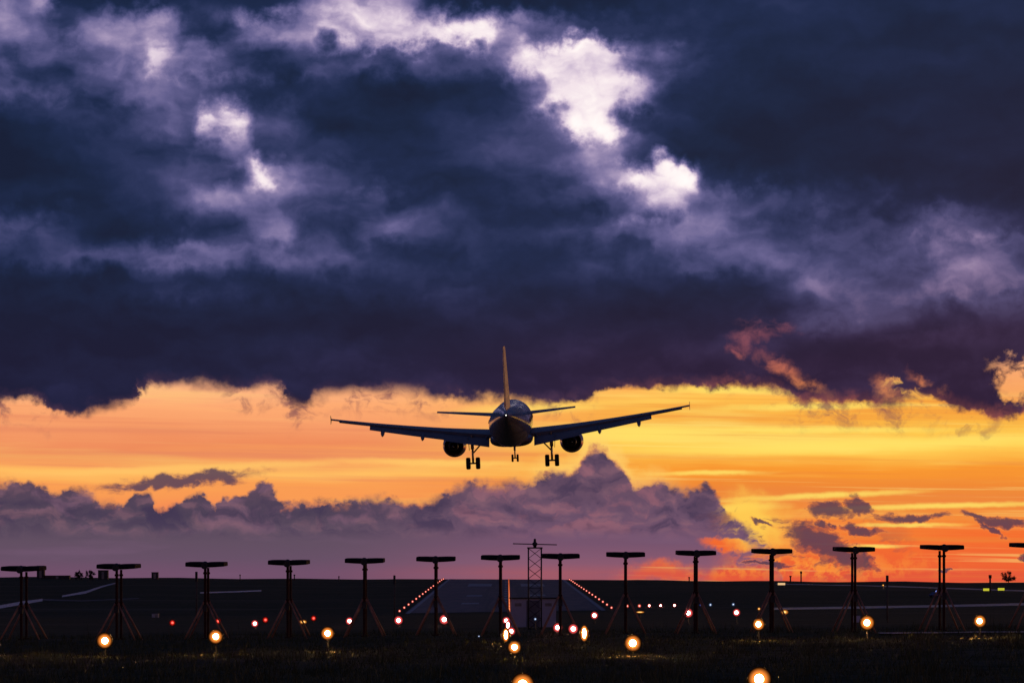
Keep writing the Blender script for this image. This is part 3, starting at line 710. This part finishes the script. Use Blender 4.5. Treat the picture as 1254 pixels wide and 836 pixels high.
# ------------------------------------------------------------------ localizer antenna row
M_RADOME = mat('antenna_radome_grp', (0.022,0.018,0.022), 0.8, spec=0.08, noise_scale=3, noise_amt=0.25)
M_STAY = mat('red_painted_stay', (0.55,0.24,0.13), 0.5, noise_scale=4, noise_amt=0.3)
M_POST = mat('red_painted_post', (0.06,0.018,0.014), 0.7, spec=0.15, noise_scale=4, noise_amt=0.3)
M_STEEL = mat('galvanised_steel', (0.30,0.29,0.28), 0.5, metal=0.5, noise_scale=4)
M_BLACKP = mat('black_painted_steel', (0.03,0.03,0.032), 0.5, noise_scale=4)
AD = 116.0
def make_antenna(h):
    """h: height of the crossbar above the foot; foot at the origin"""
    r = empty('localizer_antenna', (0,0,0))
    for y, rr in ((-.55,.052),(.62,.048)):
        b = MB(); b.tube((0,y,-.15),(0,y,h-.09),rr,rr,12).tube((0,y,h-.34),(0,y,h-.26),rr+.03,n=12).tube((0,y,.0),(0,y,.05),.13,n=12)
        b.tube((0,y,h*.50),(0,y,h*.50+.07),rr+.025,n=12)
        b.build('post', M_POST, r)
    for sx, sy in ((1,-.55),(-1,-.55),(1,.62),(-1,.62)):
        b = MB(); b.tube((sx*.03,sy,h*.52),(sx*.78,sy+(.34 if sy>0 else -.34),-.06),.034,n=8); b.build('stay', M_STAY, r)
    b = MB(); b.tube((0,-.95,h),(0,1.02,h+.01),.075,n=10).tube((0,-.96,h-.02),(0,-.80,h-.02),.13,n=14)
    b.ball((0,-.62,h+.06),.12,12,8,(1,1,.8)); b.build('boom', M_BLACKP, r)
    for sx in (-1,1):
        b = MB(); rr = []
        for x, th, z in ((.045,.105,-.012),(.07,.125,-.010),(.40,.122,.002),(.715,.105,.014),(.735,.09,.012)):
            rr.append([Vector((sx*x, y, h+z+zz)) for y, zz in ((-.80,-th*.6),(-.86,0),(-.80,th*.95),(.86,th*.95+.03),(.90,.03),(.86,-th*.6+.03))])
        b.loft(rr, smooth=False); b.build('dipole_arm', M_RADOME, r)
    b = MB(); b.box((0,-.67,h*.42),(.16,.10,.26)); b.build('junction_box', M_BLACKP, r, bevel=.01)
    return r
AX = [29,145.5,253,354,447,534,613,686,766,852,945,1045.5,1153.5,1264]
def ay(px): return 697.0 - (px-29)*(26.0/1125)
ORD = ['nearest','second','third','fourth','fifth','sixth','seventh']
for i, px in enumerate(AX):
    f0 = foot(px, AD); top = at(px, ay(px), AD).z
    a = make_antenna(top - f0.z)
    a.location = f0; a.rotation_euler.z = math.radians(random.uniform(-1.2,1.2))
    side = 'left' if i < 7 else 'right'; k = 7-i if i < 7 else i-6
    if i == 0: lab = 'T shaped antenna on twin posts at the far left end of the row'
    elif i == 13: lab = 'T shaped antenna cut off by the right edge of the picture'
    else: lab = f'T shaped antenna on posts, {ORD[k-1]} to the {side} of the lattice mast'
    tag(a, lab, 'antenna', 'localizer antennas standing in a row')

# lattice monitor mast behind the row
t = empty('lattice_mast', foot(655, 140)); tag(t, 'slim lattice mast with cross bracing and a thin horizontal bar on top', 'mast')
hm = at(655, 671, 140).z - t.location.z; W = .30
for sx in (-1,1):
    for sy in (-1,1):
        b = MB(); b.tube((sx*W,sy*W,-.1),(sx*W,sy*W,hm),.032,n=8); b.build('leg', M_BLACKP, t)
b = MB(); n = 8; st_h = hm/n
for k in range(n):
    z0, z1 = k*st_h, (k+1)*st_h
    for (x0,y0,x1,y1) in ((-W,-W,W,-W),(W,-W,W,W),(W,W,-W,W),(-W,W,-W,-W)):
        b.tube((x0,y0,z0),(x1,y1,z1),.014,n=6); b.tube((x1,y1,z0),(x0,y0,z1),.014,n=6)
        if k in (0, 4): b.tube((x0,y0,z0+.02),(x1,y1,z0+.02),.016,n=6)
b.build('bracing', M_BLACKP, t)
b = MB(); b.box((0,0,hm+.02),(.72,.72,.06)); b.build('top_plate', M_BLACKP, t, bevel=.01)
b = MB(); b.lathe([(hm+.05,.07),(hm+.12,.08),(hm+.16,.12),(hm+.24,.12),(hm+.28,.07),(hm+.44,.05),(hm+.45,.01)], 'Z', n=14); b.build('mast_head', M_BLACKP, t)
b = MB(); b.tube((-1.02,0,hm+.215),(1.02,0,hm+.165),.024,.024,8); b.build('cross_bar', M_BLACKP, t)

# equipment cabin behind the mast
M_DOOR = mat('grey_cabin_door', (0.14,0.13,0.15), 0.5, noise_scale=3)
M_CAB = mat('pale_cabin_paint', (0.55,0.52,0.60), 0.45, noise_scale=1.2, noise_amt=0.08)
DS = 152; p = foot(653, DS); s = empty('equipment_cabin', p); tag(s, 'pale grey equipment cabin with a dark door behind the lattice mast', 'cabin')
cw, ch = 56*DS/F, at(653,733,DS).z-p.z
b = MB(); b.box((0,.9,ch/2),(cw,1.8,ch)); b.build('wall', M_CAB, s, bevel=.02)
b = MB(); b.box((0,.9,ch+.045),(cw+.12,1.92,.08)); b.build('roof', M_BLACKP, s, bevel=.015)
b = MB(); b.box((0,-.015,ch*.48),(.68,.04,ch*.94)); d_ = b.build('door', M_DOOR, s, bevel=.01)
b = MB(); b.box((.24,-.055,ch*.5),(.03,.05,.14)); b.build('handle', M_STEEL, d_)
for sx in (-1,1):
    b = MB(); b.box((sx*cw*.33,-.012,ch*.8),(.34,.025,.16)); b.build('vent', M_STEEL, s)
b = MB(); b.box((0,.9,-.12),(cw+.1,1.9,.26)); b.build('plinth', M_STEEL, s)

# ------------------------------------------------------------------ lamps
ORANGE, PINK, RED, BLUE, AMBER = (1,.40,.10), (1,.22,.22), (1,.05,.04), (.25,.45,1), (1,.48,.12)
M_LO = lamp_mat('orange_lamp_glow', (1,.50,.15), 620, (1,.27,.04), 2.0)
M_LP = lamp_mat('pink_lamp_glow', (1,.46,.38), 130, (1,.11,.11), 2.0)
M_LR = lamp_mat('red_lamp_glow', (1,.10,.07), 3, (1,.03,.02), .8)
M_LE = lamp_mat('runway_edge_lamp_glow', (1,.46,.36), 3.0, (1,.14,.10), 1.8)
M_LC = lamp_mat('runway_centre_lamp_glow', (1,.42,.16), 2.2, (1,.16,.05), 1.6)
M_LB = lamp_mat('blue_lamp_glow', (.25,.35,1), .8, (.1,.15,.7), .3)
M_LW = lamp_mat('pale_lamp_glow', (.80,.90,1), 1.6, (.3,.45,.9), .5)
M_LA = lamp_mat('amber_lamp_glow', (1,.55,.16), 2.2, (1,.32,.05), .8)
def approach_light(px, py_, d, rpx, m, label, group, name='approach_light', sc=(1,.8,1)):
    p = at(px, py_, d); g = Vector((p.x, p.y, gz(p.x, p.y))); h = max(.12, p.z-g.z); r = rpx*1.28*random.uniform(.88,1.12)*d/F
    o = empty(name, g); tag(o, label, 'light', group)
    b = MB(); b.tube((0,r*.35,-.1),(0,r*.35,h-r*.5),max(.016,r*.09),n=8).tube((0,r*.35,-.02),(0,r*.35,.03),max(.06,r*.35),n=10); b.build('post', M_BLACKP, o)
    b = MB(); b.lathe([(r*.15,r*.80),(r*.2,r*1.0),(r*.45,r*.98),(r*1.3,r*.55),(r*1.5,r*.2)], 'Y', (0,0,h), 16); b.build('lamp_housing', M_BLACKP, o)
    b = MB(); b.ball((0,0,h), r*.97, 20, 14, sc); b.build('lamp_glow_ball', m, o)  # ball made larger than the lamp to carry its painted glow
    return o
GA = 'approach lamps on short posts in the near grass'
APP = [
 (640,838,53.5,13,'big blurred orange lamp cut by the bottom edge below the centre line'),
 (930,831,54.0,13.0,'big orange lamp at the bottom edge, right of the centre'),
 (-9,789,90,7,'orange lamp cut off at the left edge of the picture'),
 (128,784,90,7.2,'bright orange lamp in front of the second antenna from the left'),
 (264,779,91,7.2,'bright orange lamp in front of the third antenna from the left'),
 (401,775,93,7,'bright orange lamp right of the fourth antenna, beside its lit stay'),
 (775,787,84,7.8,'bright orange lamp standing low, right of the ninth antenna foot'),
 (929,764,102,7,'bright orange lamp just left of the eleventh antenna foot'),
 (1062,762,103,7,'bright orange lamp beside the small white plate on a stake'),
 (1200,760,104,6.8,'bright orange lamp farthest right in the grass'),
 (630,792,81,7.5,'orange centre line lamp, second from the bottom edge'),
]
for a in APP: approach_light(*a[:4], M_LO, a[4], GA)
GP = 'pink approach lamps toward the runway end'
PK = [
 (428,760,180,4.6,'pink lamp between the fourth and fifth antennas'),
 (488,759,185,5.0,'pink lamp below the left end of the runway edge row'),
 (544,758,185,5.0,'pink lamp at the foot of the sixth antenna'),
 (626,772.5,118,5.0,'round pink lamp, the middle one of the centre line lamps'),
 (620,759.5,200,4.2,'pink lamp at the upper end of the near centre line'),
 (683,768,118,5.0,'pink lamp left of two others beside the lattice mast cabin'),
 (702,769.5,112,5.6,'pink lamp in the middle of three right of the cabin'),
 (843,750,170,5.0,'pink lamp at the foot of the tenth antenna'),
 (902,749.5,175,4.6,'pink lamp between the tenth and eleventh antennas'),
 (728,753,210,4.6,'pink lamp on a thin post below the right runway edge'),
 (312,763,170,4.2,'pink red lamp between the third and fourth antennas'),
]
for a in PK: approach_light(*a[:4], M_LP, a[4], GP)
for (px, py_, d, rp, lab) in [(715.5,775,100,6.0,'tall narrow orange lamp rightmost of three beside the cabin'),(619.5,777,101,5.5,'tall narrow orange lamp low on the centre line'),(622,765,150,4.2,'small tall lamp between the pink centre line lamps')]:
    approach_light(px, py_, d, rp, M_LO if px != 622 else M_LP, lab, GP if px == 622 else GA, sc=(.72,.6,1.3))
GR = 'small red stop lamps far left'
for (px, py_, d, rp, lab) in [(211,762,230,3.2,'small red lamp alone between the second and third antennas'),(267,760,235,3.2,'small red lamp right above a bright orange lamp'),(325,758.5,240,3.4,'small dim red lamp beside a pink red one'),(384,756.5,240,2.8,'small dim red lamp above the orange lamp by the lit stay')]:
    approach_light(px, py_, d, rp, M_LR, lab, GR)
approach_light(371,761,150,2.6,M_LA,'small amber lamp left of the lit stay','small amber lamps', sc=(1.5,.7,.9))
approach_light(961,749,160,3.0,M_LA,'small amber lamp in a hooded housing near the eleventh antenna','small amber lamps', sc=(1.4,.7,1))
approach_light(784,749,190,2.4,M_LA,'flat amber lamp over the lamp by the ninth antenna','small amber lamps', sc=(1.8,.7,.6))
approach_light(929.5,745,300,1.8,M_LA,'tiny amber lamp behind the stay of the eleventh antenna','small amber lamps')
approach_light(655.5,757.5,138,1.6,M_LW,'tiny pale lamp at the foot of the lattice mast','tiny pale lamps')
approach_light(586.5,778.5,105,1.2,M_LW,'tiny pale lamp low in the grass left of the centre line','tiny pale lamps')
# runway edge lights: low frangible fittings
def fitting(name, m, h, r):
    o = empty(name, (0,0,0))
    b = MB(); b.tube((0,0,-.05),(0,0,h-r),r*.35,n=8).lathe([(0,.16),(.04,.15),(.06,.05)], 'Z', n=10); b.build('base', M_STEEL, o)
    b = MB(); b.ball((0,0,h), r, 12, 8); b.build('lamp_glow_ball', m, o)  # lamp and its glow, painted into one emission fade
    return o
def spread(proto, spots, label, group):
    for i, (x, y) in enumerate(spots):
        o = proto if i == 0 else copy_tree(proto)
        o.location = (x, y, gz(x, y)+.03); tag(o, label, 'light', group)
ed = [690+k*(1160-690)/15 for k in range(16)]
spread(fitting('runway_edge_light', M_LE, .30, .38), [(rx_at(y)-24.2, y) for y in ed], 'small glowing lamp in the row along the left runway edge', 'runway edge lights, left edge')
spread(fitting('runway_edge_light', M_LE, .30, .38), [(rx_at(y)+24.2, y) for y in ed], 'small glowing lamp in the row along the right runway edge', 'runway edge lights, right edge')
cl = [676+k*15.6 for k in range(31)]
spread(fitting('runway_centre_light', M_LC, .16, .30), [(rx_at(y)+.9, y) for y in cl], 'tiny orange lamp in the dense row down the runway centre line', 'runway centre line lights')
# threshold wing bar on the right, at the runway end
for (px, m, lab) in [(768,M_LE,'first small orange lamp of the bar right of the runway end'),(783,M_LE,'second small orange lamp of the bar, above a flat amber lamp'),(795,M_LP,'first small magenta lamp of the bar right of the runway end'),(809,M_LP,'small magenta lamp in the middle of the bar'),(826,M_LP,'small magenta lamp just left of the tenth antenna'),(858,M_LB,'small dim blue lamp right of the tenth antenna'),(870,M_LW,'small pale blue lamp right of a dim blue one'),(898,M_LW,'small pale lamp just above a pink one')]:
    d = 700; p = at(px, 743.3, d); o = fitting('bar_light', m, max(.4, p.z-gz(p.x, d)), .50 if m is not M_LB else .42); o.location = (p.x, d, gz(p.x, d)); tag(o, lab, 'light', 'bar lights beside the runway end')
# far orange light row seen at the left end of the taxi strip
# ------------------------------------------------------------------ stakes, signs, huts, trees
M_WOOD = mat('weathered_wood', (0.10,0.08,0.06), 0.8, noise_scale=5)
def stake(px, top, d, w, lab, name='marker_post'):
    f0 = foot(px, d); h = at(px, top, d).z - gz(f0.x, d); o = empty(name, (f0.x, d, gz(f0.x, d))); tag(o, lab, 'post', 'marker posts standing against the sky')
    b = MB(); r = w/2*d/F; b.tube((0,0,-.2),(0,0,h*.82),r*.8,r*.75,8); b.build('post', M_WOOD, o)
    b = MB(); b.box((0,0,h*.9),(r*2.3,r*1.6,h*.2)); b.build('cap', M_BLACKP, o, bevel=.02)
for px, top, d, w, lab in [(240.5,699.5,300,2.6,'dark stake against the sky left of the third antenna'),(360.5,703,1120,1.8,'short dark stake right of the fourth antenna'),(415,705,1120,1.6,'tiny stake on the skyline between two left antennas'),(483,704,330,2.4,'dark stake on the skyline between the fifth and sixth antennas'),
    (844,706,1120,2.0,'tiny stake beside the tenth antenna post'),(968,704.5,1120,2.2,'short stake on the skyline right of the eleventh antenna'),(981,699,1120,2.2,'taller stake with a square head on the right skyline'),(1086.5,704,240,2.8,'dark stake right of the white plate'),(1212.5,703.5,900,3.0,'dark stake left of the round tree'),(294,703,1120,1.4,'tiny stake right of the third antenna')]:
    stake(px, top, d, w, lab)
# white plate on a stake
p = foot(1048, 122); h0, h1 = at(1048,761.5,122).z, at(1048,753.5,122).z
o = empty('marker_board', p); tag(o, 'small white plate on a short stake left of an orange lamp', 'sign')
b = MB(); b.box((0,0,(h0+h1)/2-p.z),(11*122/F,.03,h1-h0)); b.build('board', mat('white_sign_paint', (.72,.68,.80), .4, noise_scale=2, noise_amt=.06), o, bevel=.006)
b = MB(); b.tube((0,.035,-.1),(0,.035,h1-p.z-.03),.02,n=8); b.build('stake', M_STEEL, o)
# thin cane in front of the right field
f0 = foot(1087,160); o = empty('survey_cane', f0); tag(o, 'thin tall cane standing in the right field', 'post')
b = MB(); b.tube((0,0,-.1),(0,0,at(1087,716,160).z-f0.z),.022,.012,6); b.build('cane', M_WOOD, o)
# lit taxiway signs
M_SIGN = lamp_mat('lit_yellow_sign_face', (.75,.72,.05), .75)
M_SIGNW = lamp_mat('lit_pale_sign_face', (1,.62,.30), .85)
def lit_sign(px, py_, d, wpx, hpx, m, lab, group=None):
    p = at(px, py_, d); z = gz(p.x, d); o = empty('taxiway_sign', (p.x, d, z)); tag(o, lab, 'sign', group)
    w_, h_ = wpx*d/F, hpx*d/F; h = max(h_*.7, p.z-z)
    b = MB(); b.box((0,.12,h),(w_*1.08,.2,h_*1.2)); b.build('case', M_BLACKP, o, bevel=.02)
    b = MB(); b.box((0,.0,h),(w_,.03,h_)); b.build('sign_face', m, o)
    b = MB(); b.tube((-w_*.35,.12,-.1),(-w_*.35,.12,h-h_*.5),.05).tube((w_*.35,.12,-.1),(w_*.35,.12,h-h_*.5),.05); b.build('legs', M_STEEL, o)
lit_sign(1208,721.5,900,8,3,M_SIGN,'lit yellow taxiway sign, left of the pair under the round tree','lit yellow taxiway signs')
lit_sign(1226,721,900,8,3,M_SIGN,'lit yellow taxiway sign, right of the pair under the round tree','lit yellow taxiway signs')
lit_sign(957,714.6,1000,9,2.6,M_SIGNW,'pale orange lit sign on the skyline right of the eleventh antenna')
o = fitting('taxiway_light', M_LA, 1.2, .45); p = foot(1081.5,950); o.location = (p.x, p.y, gz(p.x,950)); tag(o, 'single amber lamp on the skyline beside a dark stake', 'light')
# service car with a blue beacon
M_CAR = mat('blue_car_paint', (.06,.09,.22), .3, noise_scale=2); M_GLASS = mat('car_glass', (.02,.02,.025), .08)
d = 800; p = foot(1147, d); car = empty('service_car', (p.x, d, gz(p.x,d)), math.radians(35)); tag(car, 'small dark service car with a blue beacon on the far taxiway', 'car')
prof = [(-2.1,.45),(-2.15,.8),(-1.6,.95),(-1.0,1.45),(.7,1.5),(1.4,1.0),(2.1,.85),(2.15,.45)]
b = MB(); b.loft([[Vector((x,sy,z)) for x, z in prof] for sy in (-.82,.82)], smooth=False); b.build('body', M_CAR, car, bevel=.05)
b = MB(); b.loft([[Vector((x,sy,z)) for x, z in ((-1.3,1.05),(-.95,1.38),(.65,1.42),(1.15,1.05))] for sy in (-.835,.835)], smooth=False); b.build('windows', M_GLASS, car)
for x in (-1.3,1.35):
    for sy in (-.75,.75):
        b = MB(); b.lathe([(-.1,.2),(-.1,.33),(.1,.33),(.1,.2)],'Y',(x,sy,.33),18); b.build('wheel', M_TYRE, car)
b = MB(); b.ball((0,0,1.62),.28,12,8); b.build('beacon', lamp_mat('blue_beacon', (.25,.35,1), 1.5), car)
for sy in (-.5,.5):
    b = MB(); b.ball((2.15,sy,.7),.12,10,6); b.build('headlight', M_LW, car)
# small pale cabinet in the left field
d = 560; p = foot(190,d); o = empty('cable_cabinet', (p.x,d,gz(p.x,d))); tag(o, 'small pale grey cabinet low in the left field', 'cabinet')
b = MB(); b.box((0,.3,.42),(1.25,.6,.84)); b.build('body', mat('pale_cabinet', (.55,.55,.58), .5, noise_scale=2), o, bevel=.03)
b = MB(); b.box((0,.3,.87),(1.35,.7,.06)); b.build('lid', M_STEEL, o); b = MB(); b.box((.2,-.02,.42),(.5,.03,.6)); b.build('door', M_STEEL, o)
# huts on the left skyline
M_HUT = mat('dark_hut_cladding', (.06,.055,.05), .7, noise_scale=1.5)
def hut(px, top, wpx, d, dep, lab, roofpitch=.0):
    p = foot(px, d); o = empty('hut', (p.x, d, gz(p.x,d))); tag(o, lab, 'hut'); w_ = wpx*d/F; h = max(.8, at(px, top, d).z-gz(p.x,d))
    b = MB(); b.box((0,dep/2,h/2-.2),(w_,dep,h+.4)); b.build('wall', M_HUT, o)
    b = MB(); b.box((0,dep/2,h+.06),(w_*1.08,dep*1.08,.12)); b.build('roof', M_BLACKP, o)
    b = MB(); b.box((0,-.03,h*.45),(min(.9,w_*.4),.06,h*.8)); b.build('door', M_STEEL, o)
hut(49.5, 692.5, 9, 1130, 2.5, 'dark square hut behind the leftmost antenna')
hut(70, 704.5, 30, 1130, 3, 'low long shed right of the leftmost antenna')
hut(126, 698, 12, 1130, 2.5, 'dark hut behind the second antenna crossbar')
hut(189.5, 700.5, 8, 1130, 2, 'small square hut alone on the left skyline')
# trees
M_BARK = mat('tree_bark', (.07,.055,.045), .85, noise_scale=6); M_TWIG = mat('winter_twigs', (.06,.045,.035), .85, noise_scale=3)
def tree(px, d, hpx_top, wpx, name, lab, cat, seed, bushy=1.0):
    rnd = random.Random(seed); p = foot(px, d); o = empty(name, (p.x, d, gz(p.x,d))); tag(o, lab, cat)
    H_ = at(px, hpx_top, d).z - gz(p.x,d); W_ = wpx*d/F
    bt = MB(); bc = MB()
    stems = 1 if bushy <= 1 else 5
    zc, rz = (H_*.60, H_*.42) if bushy <= 1 else (H_*.50, H_*.50)
    tips = []
    for k in range(26):
        while True:
            q = Vector((rnd.uniform(-1,1), rnd.uniform(-1,1), rnd.uniform(-1,1)))
            if .25 < q.length < 1: break
        tips.append(Vector((q.x*W_*.46, q.y*W_*.46, zc+q.z*rz*.95)))
    for q in range(stems):
        x0 = 0 if stems == 1 else rnd.uniform(-.3,.3)*W_
        bt.tube((x0,0,-.2),(x0*1.1,0,zc*.75),H_*.035/(1 if stems == 1 else 1.6),H_*.02,6)
    for e in tips:                                   # limbs, then a brush of twigs round each limb end
        a = Vector((e.x*.1, e.y*.1, zc*rnd.uniform(.35,.8))); m_ = a.lerp(e, .55)+Vector((0,0,H_*.04))
        bt.tube(a, m_, H_*.014, H_*.010, 5).tube(m_, e, H_*.010, H_*.005, 4)
        for k in range(60):
            d1 = Vector((rnd.gauss(0,1), rnd.gauss(0,1), rnd.gauss(.25,1))).normalized()*H_*rnd.uniform(.05,.17)
            s0 = m_.lerp(e, rnd.uniform(.2,1.05)); bc.tube(s0, s0+d1, .055 if bushy > 1 else .045, .02, 3)
    bt.build('trunk', M_BARK, o); bc.build('crown', M_TWIG, o)
tree(1235, 1120, 698.0, 24, 'bare_tree', 'small round bare tree on the right skyline', 'tree', 4)
tree(97, 1120, 697, 14, 'bush', 'leafless bush on the left skyline, left of two', 'bush', 8, 1.35)
tree(110, 1120, 697, 15, 'bush', 'leafless bush on the left skyline beside the second antenna', 'bush', 11, 1.35)
